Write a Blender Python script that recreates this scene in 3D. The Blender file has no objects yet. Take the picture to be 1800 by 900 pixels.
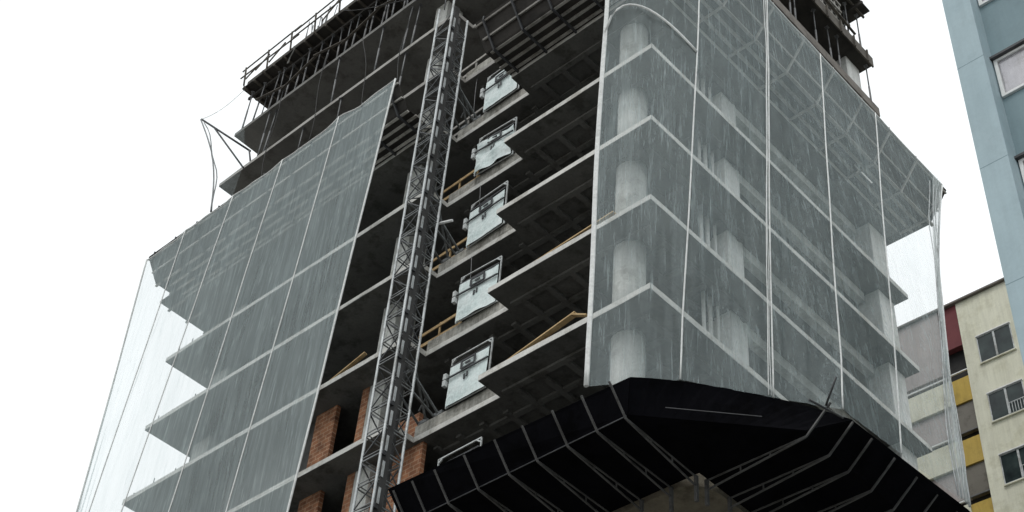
import bpy, bmesh, math, random
from mathutils import Vector, Matrix, noise

random.seed(7)
scene = bpy.context.scene
col = scene.collection

# ------------------------------------------------------------------ camera
CAM = Vector((15.1833, -18.7778, 1.6))
AX = ((0.73438835, 0.67513344, 0.06977527),      # right
      (0.43297126, -0.54516390, 0.71786643),     # up
      (0.52269459, -0.49698206, -0.69267540))    # back
cam_data = bpy.data.cameras.new('camera')
cam = bpy.data.objects.new('camera', cam_data)
col.objects.link(cam)
m = Matrix.Identity(4)
for c in range(3):
    for r in range(3):
        m[r][c] = AX[c][r]
m.translation = CAM
cam.matrix_world = m
cam_data.sensor_width = 36.0
cam_data.lens = 2576.92 / 1800 * 36.0
cam_data.clip_start = 0.1
cam_data.clip_end = 3000
scene.camera = cam

# ------------------------------------------------------------------ world, sun, exposure
SUN_EL, SUN_AZ = math.radians(58), math.radians(150)   # high, behind the camera's right shoulder
world = bpy.data.worlds.new('World')
scene.world = world
world.use_nodes = True
wn, wl = world.node_tree.nodes, world.node_tree.links
wn.clear()
w_out = wn.new('ShaderNodeOutputWorld')
w_bg = wn.new('ShaderNodeBackground')
w_sky = wn.new('ShaderNodeTexSky')
w_sky.sky_type = 'NISHITA'
w_sky.sun_disc = False
w_sky.sun_elevation = SUN_EL
w_sky.sun_rotation = SUN_AZ
w_mix = wn.new('ShaderNodeMix')
w_mix.data_type = 'RGBA'
w_mix.inputs[0].default_value = 0.94
w_mix.inputs[7].default_value = (11.6, 12.0, 12.1, 1)      # even white cloud cover
wl.new(w_sky.outputs[0], w_mix.inputs[6])
wl.new(w_mix.outputs[2], w_bg.inputs[0])
w_bg.inputs[1].default_value = 0.1
wl.new(w_bg.outputs[0], w_out.inputs[0])

sun_data = bpy.data.lights.new('sun', 'SUN')
sun_data.energy = 1.1
sun_data.angle = math.radians(20)
sun_data.color = (1.0, 0.97, 0.93)
sun = bpy.data.objects.new('sun', sun_data)
col.objects.link(sun)
sd = Vector((math.sin(SUN_AZ) * math.cos(SUN_EL), math.cos(SUN_AZ) * math.cos(SUN_EL), math.sin(SUN_EL)))
sun.rotation_euler = sd.to_track_quat('Z', 'Y').to_euler()

vs = scene.view_settings
vs.view_transform = 'Standard'
vs.look = 'None'
vs.gamma = 1.0
vs.use_curve_mapping = False
vs.exposure = 0.0

# ------------------------------------------------------------------ tagging
def tag(o, label=None, cat=None, group=None, kind=None):
    if label: o['label'] = label
    if cat: o['category'] = cat
    if group: o['group'] = group
    if kind: o['kind'] = kind
    return o

def empty(name, loc, label, cat, group=None):
    o = bpy.data.objects.new(name, None)
    col.objects.link(o)
    o.location = loc
    o.empty_display_size = 0.3
    tag(o, label, cat, group)
    return o

# ------------------------------------------------------------------ mesh builder (world coordinates)
class MB:
    def __init__(self):
        self.v, self.f, self.s = [], [], []
    def poly(self, pts, smooth=False):
        b = len(self.v)
        self.v += [tuple(p) for p in pts]
        self.f.append(list(range(b, b + len(pts))))
        self.s.append(smooth)
    def box(self, x0, y0, z0, x1, y1, z1):
        x0, x1 = min(x0, x1), max(x0, x1); y0, y1 = min(y0, y1), max(y0, y1); z0, z1 = min(z0, z1), max(z0, z1)
        b = len(self.v)
        self.v += [(x0, y0, z0), (x1, y0, z0), (x1, y1, z0), (x0, y1, z0), (x0, y0, z1), (x1, y0, z1), (x1, y1, z1), (x0, y1, z1)]
        for q in ((3, 2, 1, 0), (4, 5, 6, 7), (0, 1, 5, 4), (1, 2, 6, 5), (2, 3, 7, 6), (3, 0, 4, 7)):
            self.f.append([b + i for i in q]); self.s.append(False)
        return self
    def bar(self, a, c, w, h=None, up=(0, 0, 1)):
        a, c = Vector(a), Vector(c)
        h = w if h is None else h
        d = (c - a).normalized()
        up = Vector(up)
        if abs(d.dot(up)) > 0.95: up = Vector((0, 1, 0))
        s = d.cross(up).normalized(); u = s.cross(d).normalized()
        b = len(self.v)
        for p in (a, c):
            for i, j in ((-1, -1), (1, -1), (1, 1), (-1, 1)):
                self.v.append(tuple(p + s * (i * w / 2) + u * (j * h / 2)))
        for q in ((3, 2, 1, 0), (4, 5, 6, 7), (0, 1, 5, 4), (1, 2, 6, 5), (2, 3, 7, 6), (3, 0, 4, 7)):
            self.f.append([b + i for i in q]); self.s.append(False)
        return self
    def tube(self, pts, r, n=6):
        pts = [Vector(p) for p in pts]
        b = len(self.v)
        for i, p in enumerate(pts):
            d = (pts[min(i + 1, len(pts) - 1)] - pts[max(i - 1, 0)]).normalized()
            up = Vector((0, 0, 1)) if abs(d.z) < 0.9 else Vector((0, 1, 0))
            s = d.cross(up).normalized(); u = s.cross(d).normalized()
            for k in range(n):
                t = 2 * math.pi * k / n
                self.v.append(tuple(p + s * (r * math.cos(t)) + u * (r * math.sin(t))))
        for i in range(len(pts) - 1):
            for k in range(n):
                self.f.append([b + i * n + k, b + i * n + (k + 1) % n, b + (i + 1) * n + (k + 1) % n, b + (i + 1) * n + k]); self.s.append(True)
        self.f.append([b + k for k in range(n)][::-1]); self.s.append(False)
        e = b + (len(pts) - 1) * n
        self.f.append([e + k for k in range(n)]); self.s.append(False)
        return self
    def prism(self, outline, z0, z1):
        """outline: list of (x, y), counter-clockwise seen from above"""
        n = len(outline)
        b = len(self.v)
        self.v += [(x, y, z0) for x, y in outline] + [(x, y, z1) for x, y in outline]
        self.f.append([b + i for i in range(n)][::-1]); self.s.append(False)
        self.f.append([b + n + i for i in range(n)]); self.s.append(False)
        for i in range(n):
            j = (i + 1) % n
            self.f.append([b + i, b + j, b + n + j, b + n + i]); self.s.append(False)
        return self
    def slab4(self, p, t):
        """quad p (4 points) given thickness t along its normal"""
        p = [Vector(q) for q in p]
        nrm = (p[1] - p[0]).cross(p[3] - p[0]).normalized() * t
        b = len(self.v)
        self.v += [tuple(q) for q in p] + [tuple(q + nrm) for q in p]
        for q in ((3, 2, 1, 0), (4, 5, 6, 7), (0, 1, 5, 4), (1, 2, 6, 5), (2, 3, 7, 6), (3, 0, 4, 7)):
            self.f.append([b + i for i in q]); self.s.append(False)
        return self
    def grid(self, nu, nv, fn):
        b = len(self.v)
        for j in range(nv + 1):
            for i in range(nu + 1):
                self.v.append(tuple(fn(i / nu, j / nv)))
        for j in range(nv):
            for i in range(nu):
                a = b + j * (nu + 1) + i
                self.f.append([a, a + 1, a + nu + 2, a + nu + 1]); self.s.append(True)
        return self
    def build(self, name, mat, parent=None, bevel=0.0):
        me = bpy.data.meshes.new(name)
        off = parent_loc(parent)
        me.from_pydata([(x - off[0], y - off[1], z - off[2]) for x, y, z in self.v], [], self.f)
        me.polygons.foreach_set('use_smooth', self.s)
        me.update()
        me.materials.append(mat)
        o = bpy.data.objects.new(name, me)
        col.objects.link(o)
        if parent is not None: o.parent = parent
        if bevel:
            bm = o.modifiers.new('bevel', 'BEVEL'); bm.width = bevel; bm.segments = 2; bm.limit_method = 'ANGLE'
        return o

def parent_loc(p):
    l = Vector((0, 0, 0))
    while p is not None:
        l += p.location; p = p.parent
    return l

# ------------------------------------------------------------------ materials
def new_mat(name):
    mt = bpy.data.materials.new(name); mt.use_nodes = True
    n, l = mt.node_tree.nodes, mt.node_tree.links
    n.clear()
    out = n.new('ShaderNodeOutputMaterial'); bs = n.new('ShaderNodeBsdfPrincipled')
    l.new(bs.outputs[0], out.inputs[0])
    return mt, n, l, bs, out

def ncoord(n, l, scale=(1, 1, 1)):
    tc = n.new('ShaderNodeTexCoord'); mp = n.new('ShaderNodeMapping')
    mp.inputs['Scale'].default_value = scale
    l.new(tc.outputs['Object'], mp.inputs[0])
    return mp.outputs[0]

def nnoise(n, l, vec, scale, detail=4, rough=0.6):
    t = n.new('ShaderNodeTexNoise')
    t.inputs['Scale'].default_value = scale; t.inputs['Detail'].default_value = detail; t.inputs['Roughness'].default_value = rough
    l.new(vec, t.inputs['Vector'])
    return t.outputs['Fac']

def nramp(n, l, fac, stops):
    r = n.new('ShaderNodeValToRGB')
    e = r.color_ramp.elements
    while len(e) < len(stops): e.new(0.5)
    for el, (p, c) in zip(e, stops):
        el.position = p; el.color = (*c, 1) if len(c) == 3 else c
    l.new(fac, r.inputs[0])
    return r.outputs[0]

def nmul(n, l, a, b, fac=1.0):
    mx = n.new('ShaderNodeMix'); mx.data_type = 'RGBA'; mx.blend_type = 'MULTIPLY'; mx.inputs[0].default_value = fac
    l.new(a, mx.inputs[6]); l.new(b, mx.inputs[7])
    return mx.outputs[2]

def weathered(name, c0, c1, big=0.5, rough=0.85, streak=0.0, speck=0.25, bump=0.15, metallic=0.0, stain=(0.45, 0.43, 0.4)):
    """patchy two-tone surface with grain, blotchy stains and (optional) vertical run marks"""
    mt, n, l, bs, out = new_mat(name)
    v = ncoord(n, l)
    base = nramp(n, l, nnoise(n, l, v, big, 6), [(0.3, c0), (0.7, c1)])
    grain = nramp(n, l, nnoise(n, l, v, 14, 4), [(0.25, (1 - speck,) * 3), (0.75, (1, 1, 1))])
    c = nmul(n, l, base, grain)
    blot = nramp(n, l, nnoise(n, l, v, 1.7, 5, 0.7), [(0.36, stain), (0.5, (1, 1, 1))])
    c = nmul(n, l, c, blot, 0.8)
    if streak:
        sv = ncoord(n, l, (5, 5, 0.35))
        st = nramp(n, l, nnoise(n, l, sv, 1.3, 4, 0.7), [(0.35, (0.35, 0.34, 0.33)), (0.6, (1, 1, 1))])
        c = nmul(n, l, c, st, streak)
    l.new(c, bs.inputs['Base Color'])
    bs.inputs['Roughness'].default_value = rough; bs.inputs['Metallic'].default_value = metallic
    if bump:
        bp = n.new('ShaderNodeBump'); bp.inputs['Strength'].default_value = bump; bp.inputs['Distance'].default_value = 0.02
        l.new(nnoise(n, l, v, 9, 6), bp.inputs['Height']); l.new(bp.outputs[0], bs.inputs['Normal'])
    return mt

M = {}
M['concrete'] = weathered('raw concrete', (0.11, 0.11, 0.104), (0.18, 0.177, 0.166))
M['edge_concrete'] = weathered('slab concrete', (0.085, 0.085, 0.08), (0.15, 0.148, 0.138), big=0.7, speck=0.3)  # slab body, shade of the underside darkened into the colour
M['fascia'] = weathered('lit slab edge', (0.56, 0.555, 0.53), (0.72, 0.71, 0.67), big=1.2, speck=0.25, stain=(0.6, 0.58, 0.54))  # same slab's edge, daylight on it put into a lighter colour
M['lit_column'] = weathered('lit column concrete', (0.72, 0.73, 0.71), (0.84, 0.845, 0.82), streak=0.3, stain=(0.75, 0.75, 0.72))  # extra light put into the colour of columns and pipes behind the net
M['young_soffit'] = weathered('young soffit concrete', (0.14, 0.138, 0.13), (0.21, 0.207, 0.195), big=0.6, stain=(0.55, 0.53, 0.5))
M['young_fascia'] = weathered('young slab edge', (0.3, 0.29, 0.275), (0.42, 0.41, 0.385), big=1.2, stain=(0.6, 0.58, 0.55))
M['column'] = weathered('column concrete', (0.54, 0.55, 0.53), (0.7, 0.705, 0.67), streak=0.35, stain=(0.6, 0.6, 0.57))
M['threshold'] = weathered('rough cement', (0.42, 0.41, 0.37), (0.6, 0.585, 0.53), big=2.0, speck=0.45, bump=0.5, stain=(0.35, 0.33, 0.3), streak=0.7)
M['dark_concrete'] = weathered('shaded inner concrete', (0.05, 0.05, 0.048), (0.09, 0.088, 0.083))  # shade of the open floors put into the inner walls' colour
M['form_ply'] = weathered('tarred formwork plywood', (0.02, 0.018, 0.016), (0.05, 0.044, 0.038), big=1.5)
M['form_timber'] = weathered('old formwork timber', (0.06, 0.052, 0.044), (0.12, 0.105, 0.085), big=3.0)
M['timber'] = weathered('yellow pine board', (0.42, 0.28, 0.13), (0.58, 0.42, 0.22), big=3.0, stain=(0.6, 0.5, 0.4))
M['joist'] = weathered('grey timber joist', (0.3, 0.29, 0.27), (0.44, 0.42, 0.39), big=2.0)
M['pale_joist'] = weathered('pale timber joist', (0.5, 0.48, 0.45), (0.66, 0.64, 0.6), big=2.0)
M['steel'] = weathered('dull steel', (0.10, 0.105, 0.11), (0.2, 0.2, 0.205), big=3.0, rough=0.55, metallic=0.2, bump=0.05)
M['dark_steel'] = weathered('dark steel', (0.03, 0.032, 0.036), (0.07, 0.072, 0.078), big=3.0, rough=0.5, bump=0.05)
M['galv'] = weathered('galvanised steel', (0.42, 0.445, 0.455), (0.6, 0.63, 0.64), big=4.0, rough=0.45, metallic=0.1, bump=0.05)
M['lattice'] = weathered('lattice steel', (0.13, 0.138, 0.142), (0.26, 0.275, 0.28), big=4.0, rough=0.5, metallic=0.1, bump=0.05)
M['brace_steel'] = weathered('grimy bracing', (0.04, 0.043, 0.047), (0.1, 0.105, 0.11), big=3.0, rough=0.55)
M['black_sheet'] = weathered('black debris sheet', (0.0028, 0.0028, 0.004), (0.006, 0.006, 0.008), big=1.0, rough=1.0)
for q in M['black_sheet'].node_tree.nodes:
    if q.type == 'BSDF_PRINCIPLED': q.inputs['Specular IOR Level'].default_value = 0.05
M['rib_steel'] = weathered('grimy steel rib', (0.07, 0.07, 0.07), (0.14, 0.138, 0.135), big=3.0, rough=0.6)
M['rope'] = weathered('white net rope', (0.72, 0.74, 0.73), (0.85, 0.86, 0.85), big=6.0, stain=(0.8, 0.8, 0.8))
M['cable'] = weathered('cable', (0.03, 0.03, 0.03), (0.06, 0.06, 0.06))
M['gate_frame'] = weathered('gate frame', (0.5, 0.53, 0.53), (0.7, 0.72, 0.72), big=3.0, rough=0.5)
M['gate_panel'] = weathered('pale plastic gate sheet', (0.7, 0.83, 0.82), (0.86, 0.93, 0.92), big=2.5, rough=0.25, stain=(0.72, 0.76, 0.76))
M['beige_wall'] = weathered('beige render', (0.12, 0.105, 0.078), (0.22, 0.19, 0.14), big=1.6)
M['pilaster_blue'] = weathered('pale blue paint', (0.32, 0.42, 0.46), (0.37, 0.475, 0.515), big=0.8, rough=0.7, streak=0.1, speck=0.06, bump=0.08, stain=(0.92, 0.92, 0.92))
M['facade_blue'] = weathered('slate blue paint', (0.17, 0.25, 0.28), (0.2, 0.285, 0.315), big=0.8, rough=0.7, streak=0.12, speck=0.06, bump=0.08, stain=(0.9, 0.9, 0.9))
M['cream'] = weathered('cream render', (0.7, 0.69, 0.55), (0.8, 0.79, 0.65), big=0.5, rough=0.85, streak=0.22, speck=0.1, stain=(0.84, 0.83, 0.78))
M['mauve'] = weathered('mauve grey render', (0.36, 0.32, 0.31), (0.43, 0.385, 0.37), streak=0.2, speck=0.08, stain=(0.85, 0.85, 0.85))
M['maroon'] = weathered('maroon tile panel', (0.14, 0.03, 0.035), (0.18, 0.045, 0.05), speck=0.1, stain=(0.85, 0.85, 0.85))
M['ochre'] = weathered('ochre panel', (0.48, 0.33, 0.06), (0.58, 0.41, 0.1), speck=0.1, streak=0.2, stain=(0.8, 0.8, 0.8))
M['brown_glass'] = weathered('balcony blind', (0.13, 0.115, 0.095), (0.18, 0.165, 0.135), speck=0.1, rough=0.4, bump=0)
M['coping'] = weathered('coping', (0.13, 0.115, 0.1), (0.2, 0.18, 0.16))
M['white_paint'] = weathered('white window paint', (0.72, 0.73, 0.72), (0.84, 0.85, 0.84), speck=0.06, stain=(0.85, 0.85, 0.85), bump=0)
M['curtain'] = weathered('lilac curtain', (0.42, 0.4, 0.45), (0.6, 0.58, 0.62), big=3.0, speck=0.05, streak=0.4, bump=0)
M['asphalt'] = weathered('asphalt', (0.04, 0.04, 0.042), (0.065, 0.065, 0.067))
M['paving'] = weathered('pavement concrete', (0.2, 0.195, 0.18), (0.28, 0.27, 0.25))
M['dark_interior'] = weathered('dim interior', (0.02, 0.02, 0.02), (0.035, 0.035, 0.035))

def brick_mat():
    mt, n, l, bs, out = new_mat('hollow clay brick')
    v = ncoord(n, l)
    sep = n.new('ShaderNodeSeparateXYZ'); l.new(v, sep.inputs[0])
    cmb = n.new('ShaderNodeCombineXYZ'); l.new(sep.outputs[0], cmb.inputs[0]); l.new(sep.outputs[2], cmb.inputs[1])
    b = n.new('ShaderNodeTexBrick')
    b.inputs['Color1'].default_value = (0.38, 0.175, 0.09, 1); b.inputs['Color2'].default_value = (0.24, 0.1, 0.052, 1)
    b.inputs['Mortar'].default_value = (0.42, 0.27, 0.18, 1)
    b.inputs['Scale'].default_value = 1.0; b.inputs['Brick Width'].default_value = 0.29; b.inputs['Row Height'].default_value = 0.145
    b.inputs['Mortar Size'].default_value = 0.018
    l.new(cmb.outputs[0], b.inputs['Vector'])
    st = nramp(n, l, nnoise(n, l, v, 2.5, 5), [(0.3, (0.42, 0.38, 0.34)), (0.65, (1.1, 1.05, 1))])
    l.new(nmul(n, l, b.outputs['Color'], st), bs.inputs['Base Color'])
    bs.inputs['Roughness'].default_value = 0.9
    bp = n.new('ShaderNodeBump'); bp.inputs['Strength'].default_value = 0.4; bp.inputs['Distance'].default_value = 0.01
    l.new(b.outputs['Fac'], bp.inputs['Height']); bp.invert = True
    l.new(bp.outputs[0], bs.inputs['Normal'])
    return mt
M['brick'] = brick_mat()

def glass_mat():
    mt, n, l, bs, out = new_mat('window glass')
    v = ncoord(n, l)
    l.new(nramp(n, l, nnoise(n, l, v, 1.2), [(0.3, (0.015, 0.02, 0.022)), (0.7, (0.05, 0.07, 0.068))]), bs.inputs['Base Color'])
    bs.inputs['Roughness'].default_value = 0.08
    bs.inputs['Specular IOR Level'].default_value = 0.3
    return mt
M['glass'] = glass_mat()

def clear_glass():
    mt, n, l, bs, out = new_mat('clear glass')
    bs.inputs['Base Color'].default_value = (0.9, 0.95, 0.95, 1); bs.inputs['Roughness'].default_value = 0.05
    tr = n.new('ShaderNodeBsdfTransparent'); gl = n.new('ShaderNodeBsdfGlossy'); gl.inputs['Roughness'].default_value = 0.03
    mx = n.new('ShaderNodeMixShader'); mx.inputs[0].default_value = 0.12
    l.new(tr.outputs[0], mx.inputs[1]); l.new(gl.outputs[0], mx.inputs[2]); l.new(mx.outputs[0], out.inputs[0])
    return mt
M['clear_glass'] = clear_glass()

def net_mat(name, lo, hi, tint=(0.76, 0.875, 0.89)):
    """fine woven debris net: part of every ray passes between the threads; the weave is tighter in hanging folds"""
    mt, n, l, bs, out = new_mat(name)
    n.remove(bs)
    v = ncoord(n, l, (6.0, 6.0, 0.3))
    v2 = ncoord(n, l, (0.25, 0.25, 0.16))
    v3 = ncoord(n, l, (13, 13, 0.8))
    a = n.new('ShaderNodeMath'); a.operation = 'ADD'
    s1 = n.new('ShaderNodeMapRange'); s1.inputs[1].default_value = 0.44; s1.inputs[2].default_value = 0.74
    s1.inputs[3].default_value = 0; s1.inputs[4].default_value = (hi - lo) * 0.5
    l.new(nnoise(n, l, v, 1.0, 5, 0.65), s1.inputs[0])
    s3 = n.new('ShaderNodeMapRange'); s3.inputs[1].default_value = 0.56; s3.inputs[2].default_value = 0.74
    s3.inputs[3].default_value = 0; s3.inputs[4].default_value = (hi - lo) * 0.7
    l.new(nnoise(n, l, v3, 1.0, 3, 0.6), s3.inputs[0])
    s2 = n.new('ShaderNodeMapRange'); s2.inputs[1].default_value = 0.3; s2.inputs[2].default_value = 0.7
    s2.inputs[3].default_value = lo; s2.inputs[4].default_value = lo + (hi - lo) * 0.35
    l.new(nnoise(n, l, v2, 1.0, 3), s2.inputs[0])
    l.new(s1.outputs[0], a.inputs[0]); l.new(s2.outputs[0], a.inputs[1])
    b = n.new('ShaderNodeMath'); b.operation = 'ADD'
    l.new(a.outputs[0], b.inputs[0]); l.new(s3.outputs[0], b.inputs[1])
    v4 = ncoord(n, l, (24, 24, 2.2)); v5 = ncoord(n, l, (0.7, 0.7, 0.5))
    s4 = n.new('ShaderNodeMapRange'); s4.inputs[1].default_value = 0.57; s4.inputs[2].default_value = 0.70
    s4.inputs[3].default_value = 0; s4.inputs[4].default_value = (hi - lo) * 0.7
    l.new(nnoise(n, l, v4, 1.0, 2, 0.5), s4.inputs[0])
    s5 = n.new('ShaderNodeMapRange'); s5.inputs[1].default_value = 0.45; s5.inputs[2].default_value = 0.68
    l.new(nnoise(n, l, v5, 1.0, 3, 0.6), s5.inputs[0])
    mm = n.new('ShaderNodeMath'); mm.operation = 'MULTIPLY'; l.new(s4.outputs[0], mm.inputs[0]); l.new(s5.outputs[0], mm.inputs[1])
    b2 = n.new('ShaderNodeMath'); b2.operation = 'ADD'; b2.use_clamp = True; l.new(b.outputs[0], b2.inputs[0]); l.new(mm.outputs[0], b2.inputs[1]); b = b2
    tr = n.new('ShaderNodeBsdfTransparent')
    df = n.new('ShaderNodeBsdfDiffuse'); df.inputs[0].default_value = (*tint, 1)
    tl = n.new('ShaderNodeBsdfTranslucent'); tl.inputs[0].default_value = (*tint, 1)
    m1 = n.new('ShaderNodeMixShader'); m1.inputs[0].default_value = 0.35
    l.new(df.outputs[0], m1.inputs[1]); l.new(tl.outputs[0], m1.inputs[2])
    m2 = n.new('ShaderNodeMixShader')
    l.new(b.outputs[0], m2.inputs[0]); l.new(tr.outputs[0], m2.inputs[1]); l.new(m1.outputs[0], m2.inputs[2])
    l.new(m2.outputs[0], out.inputs[0])
    return mt
M['net_left'] = net_mat('white debris net left', 0.25, 0.5)
M['net'] = net_mat('white debris net', 0.175, 0.41)
M['thin_net'] = net_mat('thin net', 0.05, 0.12)
M['thin_fold'] = net_mat('folded net end', 0.26, 0.6, tint=(0.85, 0.9, 0.9))

# ------------------------------------------------------------------ levels of the tower
Z0, FH = 26.99, 2.9
def L(i): return Z0 + FH * i
WX, WY = -21.07, 12.55        # tower runs from x = WX to 0 along the front, y = 0 to WY along the right side

# ------------------------------------------------------------------ ground
MB().box(-600, -600, -0.3, 600, 600, 0.0).build('ground', M['paving']).__setitem__('kind', 'structure')
mb = MB(); mb.box(-300, -26, 0.004, 300, -14, 0.012)
o = mb.build('road', M['asphalt']); o['kind'] = 'structure'
mb = MB(); mb.box(-300, -14, 0.004, 300, -3.5, 0.13)
o = mb.build('pavement', M['paving']); o['kind'] = 'structure'
mb = MB()
for k in range(-40, 40):
    mb.box(k * 6.0, -20.07, 0.016, k * 6.0 + 3, -19.93, 0.018)
o = mb.build('road_marking', M['white_paint']); o['kind'] = 'structure'

# ------------------------------------------------------------------ the tower
T = empty('unfinished_tower', (WX / 2, WY / 2, 0), 'unfinished concrete tower block with open floors, wrapped in white debris nets', 'building')
HT = 0.085
def outline(i):
    return [(WX, 0), (-8.4, 0), (-8.4, 0.8), (-5.33, 0.8), (-5.33, 0), (0, 0), (0, WY), (WX, WY)]

for i in range(-2, 7):
    z = L(i)
    mb = MB(); mb.prism(outline(i), z - HT, z + HT)
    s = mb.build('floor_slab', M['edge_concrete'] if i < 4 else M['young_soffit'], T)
    mb = MB()
    pts = outline(i)
    for a, c in zip(pts, pts[1:] + pts[:1]):
        d = (Vector((c[0], c[1], 0)) - Vector((a[0], a[1], 0))).normalized(); nn = Vector((d.y, -d.x, 0)) * 0.006
        A, Cc = Vector((a[0], a[1], 0)), Vector((c[0], c[1], 0)); ln = (Cc - A).length; ns = max(1, int(ln / 0.32))
        q0 = None
        for k in range(ns + 1):
            p = A.lerp(Cc, k / ns)
            w = noise.noise((p.x * 1.9, p.y * 1.9, i * 3.3)); w2 = noise.noise((p.x * 0.4, p.y * 0.4, i * 7.7))
            q1 = (p, z - HT + 0.004 + max(0, w) * 0.035, z + HT + w2 * 0.025, 0.006 + 0.012 * abs(w2))
            if q0:
                o0, o1 = nn * (q0[3] / 0.006), nn * (q1[3] / 0.006)
                up = lambda q, h, o: Vector((q[0].x + o.x, q[0].y + o.y, h))
                mb.poly([up(q0, q0[1], o0), up(q1, q1[1], o1), up(q1, q1[2], o1), up(q0, q0[2], o0)])
                mb.poly([up(q0, q0[2], o0), up(q1, q1[2], o1), up(q1, q1[2], -nn * 8), up(q0, q0[2], -nn * 8)])
                mb.poly([up(q0, q0[1], -nn * 0), up(q1, q1[1], -nn * 0), up(q1, q1[1], o1), up(q0, q0[1], o0)])
            q0 = q1
    if i < 6: mb.build('slab_edge', M['fascia'] if i < 4 else M['young_fascia'], s)  # thin edge skin, paler than its slab to carry painted daylight
    # waffle ribs under the slab, set back from its edge
    mb = MB()
    for k in range(0, 10):
        x = -8.1 + k * 0.82
        y0 = 1.24 if x < -5.2 else 0.62
        mb.box(x, y0, z - HT - 0.085, x + 0.16, 4.9, z - HT - 0.002)
    for k in range(0, 6):
        y = 0.6 + k * 0.82
        x0 = -8.1 if y > 1.0 else -5.1
        mb.box(x0, y, z - HT - 0.081, -0.75, y + 0.16, z - HT - 0.003)
    mb.build('waffle_ribs', M['concrete'], s)
    # raised threshold of the hoist landing
    if i <= 4:
        mb = MB()
        mb.box(-8.4, 0.8, z + HT, -5.33, 1.0, z + 0.44)
        mb.build('landing_threshold', M['threshold'], s, bevel=0.015)
# edge beams along the right side
for i in range(-1, 6):
    z = L(i) - HT
    mb = MB(); mb.box(-1.15, 5.02, z - 0.34, -0.9, 11.5, z)
    mb.build('edge_beam', M['column'], T)
    mb = MB(); mb.box(-20.3, 5.6, z - 0.4, -19.5, 5.9, z)
    mb.build('edge_beam', M['concrete'], T)
# columns
def column(x0, y0, x1, y1, i, mat='column'):
    mb = MB(); mb.box(x0, y0, L(i) + HT, x1, y1, L(i + 1) - HT)
    mb.build('column', M[mat], T, bevel=0.02)
for i in range(-2, 6):
    column(-10.52, 0.75, -9.9, 1.5, i)
    column(-20.4, 1.5, -19.5, 2.4, i)
    if i < 6:
        MB().tube([(-1.47, 1.02, L(i) + HT), (-1.47, 1.02, L(i + 1) - HT)], 0.4, 20).build('round_column', M['column'], T)
        column(-1.75, 4.32, -0.85, 5.02, i, 'lit_column')
        column(-1.2, 11.6, -0.45, 12.48, i, 'lit_column')
    column(-15.2, 2.2, -14.5, 3.0, i)
# vertical service pipes beside the right-hand column
for i in range(-1, 4):
    for y, r in ((3.35, 0.05), (3.62, 0.06), (3.95, 0.045)):
        MB().tube([(-1.0, y, L(i) + HT), (-1.0, y, L(i + 1) - HT)], r, 8).build('service_pipe', M['lit_column'], T)
# added inner walls, blocking light from behind so the open floors stay dark
mb = MB(); mb.box(-19.2, 5.2, L(-2), -2.4, 5.5, L(7) - 0.2); mb.build('light_block_wall', M['dark_concrete'], T)
mb = MB(); mb.box(-2.7, 5.52, L(-2), -2.42, 12.2, L(7) - 0.2); mb.build('light_block_wall', M['dark_concrete'], T)
mb = MB(); mb.box(-19.2, 5.52, L(-2), -18.9, 12.2, L(7) - 0.2); mb.build('light_block_wall', M['dark_concrete'], T)
# brick infill
def brick(x0, x1, y, z0, z1):
    MB().box(x0, y, z0, x1, y + 0.14, z1).build('brick_wall', M['brick'], T)
for i in (-2, -1):
    brick(-12.75, -11.88, 0.75, L(i) + HT, L(i + 1) - HT)
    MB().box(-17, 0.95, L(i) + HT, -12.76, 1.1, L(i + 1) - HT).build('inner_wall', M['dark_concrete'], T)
    brick(-10.82, -10.53, 0.75, L(i) + HT, L(i + 1) - HT)
    if i == -2: brick(-9.88, -8.12, 0.9, L(i) + HT, L(i + 1) - HT)
    else: brick(-9.88, -8.42, 0.9, L(i) + HT, L(i) + 1.0)
# podium below the tower
mb = MB(); mb.prism([(WX, 1.6), (-0.5, 1.6), (-0.2, 1.72), (-0.03, 1.95), (0.05, 2.3), (0.05, WY), (WX, WY)], 19.74, L(-2) - HT - 0.004); mb.build('podium_slab', M['beige_wall'], T)
mb = MB(); mb.box(WX + 1, 6.2, 0, -5.0, WY - 1, 19.56); mb.build('podium_wall', M['beige_wall'], T)

# ------------------------------------------------------------------ top floors: formwork
FD = empty('formwork_deck', (WX / 2, WY / 2, L(7)), 'black plywood formwork deck on props at the very top of the tower', 'formwork')
mb = MB(); mb.box(WX - 0.25, -0.15, L(7) - 0.02, 0.25, WY + 0.1, L(7) + 0.04); mb.build('deck_panel', M['form_ply'], FD)
mb = MB()
x = WX - 0.1
while x < 0.2:
    MB().box(x, -0.16 - random.random() * 0.14, L(7) - 0.14, x + 0.07, WY + 0.15, L(7) - 0.022).build('joist', M['form_timber'], FD); x += 0.62
mb = MB()
y = 0.25
while y < WY:
    MB().box(WX - 0.25 - random.random() * 0.2, y, L(7) - 0.28, 0.3 + random.random() * 0.25, y + 0.08, L(7) - 0.142).build('bearer', M['form_ply'], FD); y += 1.3
mb = MB()
mb.box(-0.05, -0.1, L(7) + 0.042, 0.02, WY, L(7) + 0.3); mb.box(WX, -0.12, L(7) + 0.042, 0, -0.06, L(7) + 0.28)
mb.build('edge_board', M['form_timber'], FD)

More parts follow.
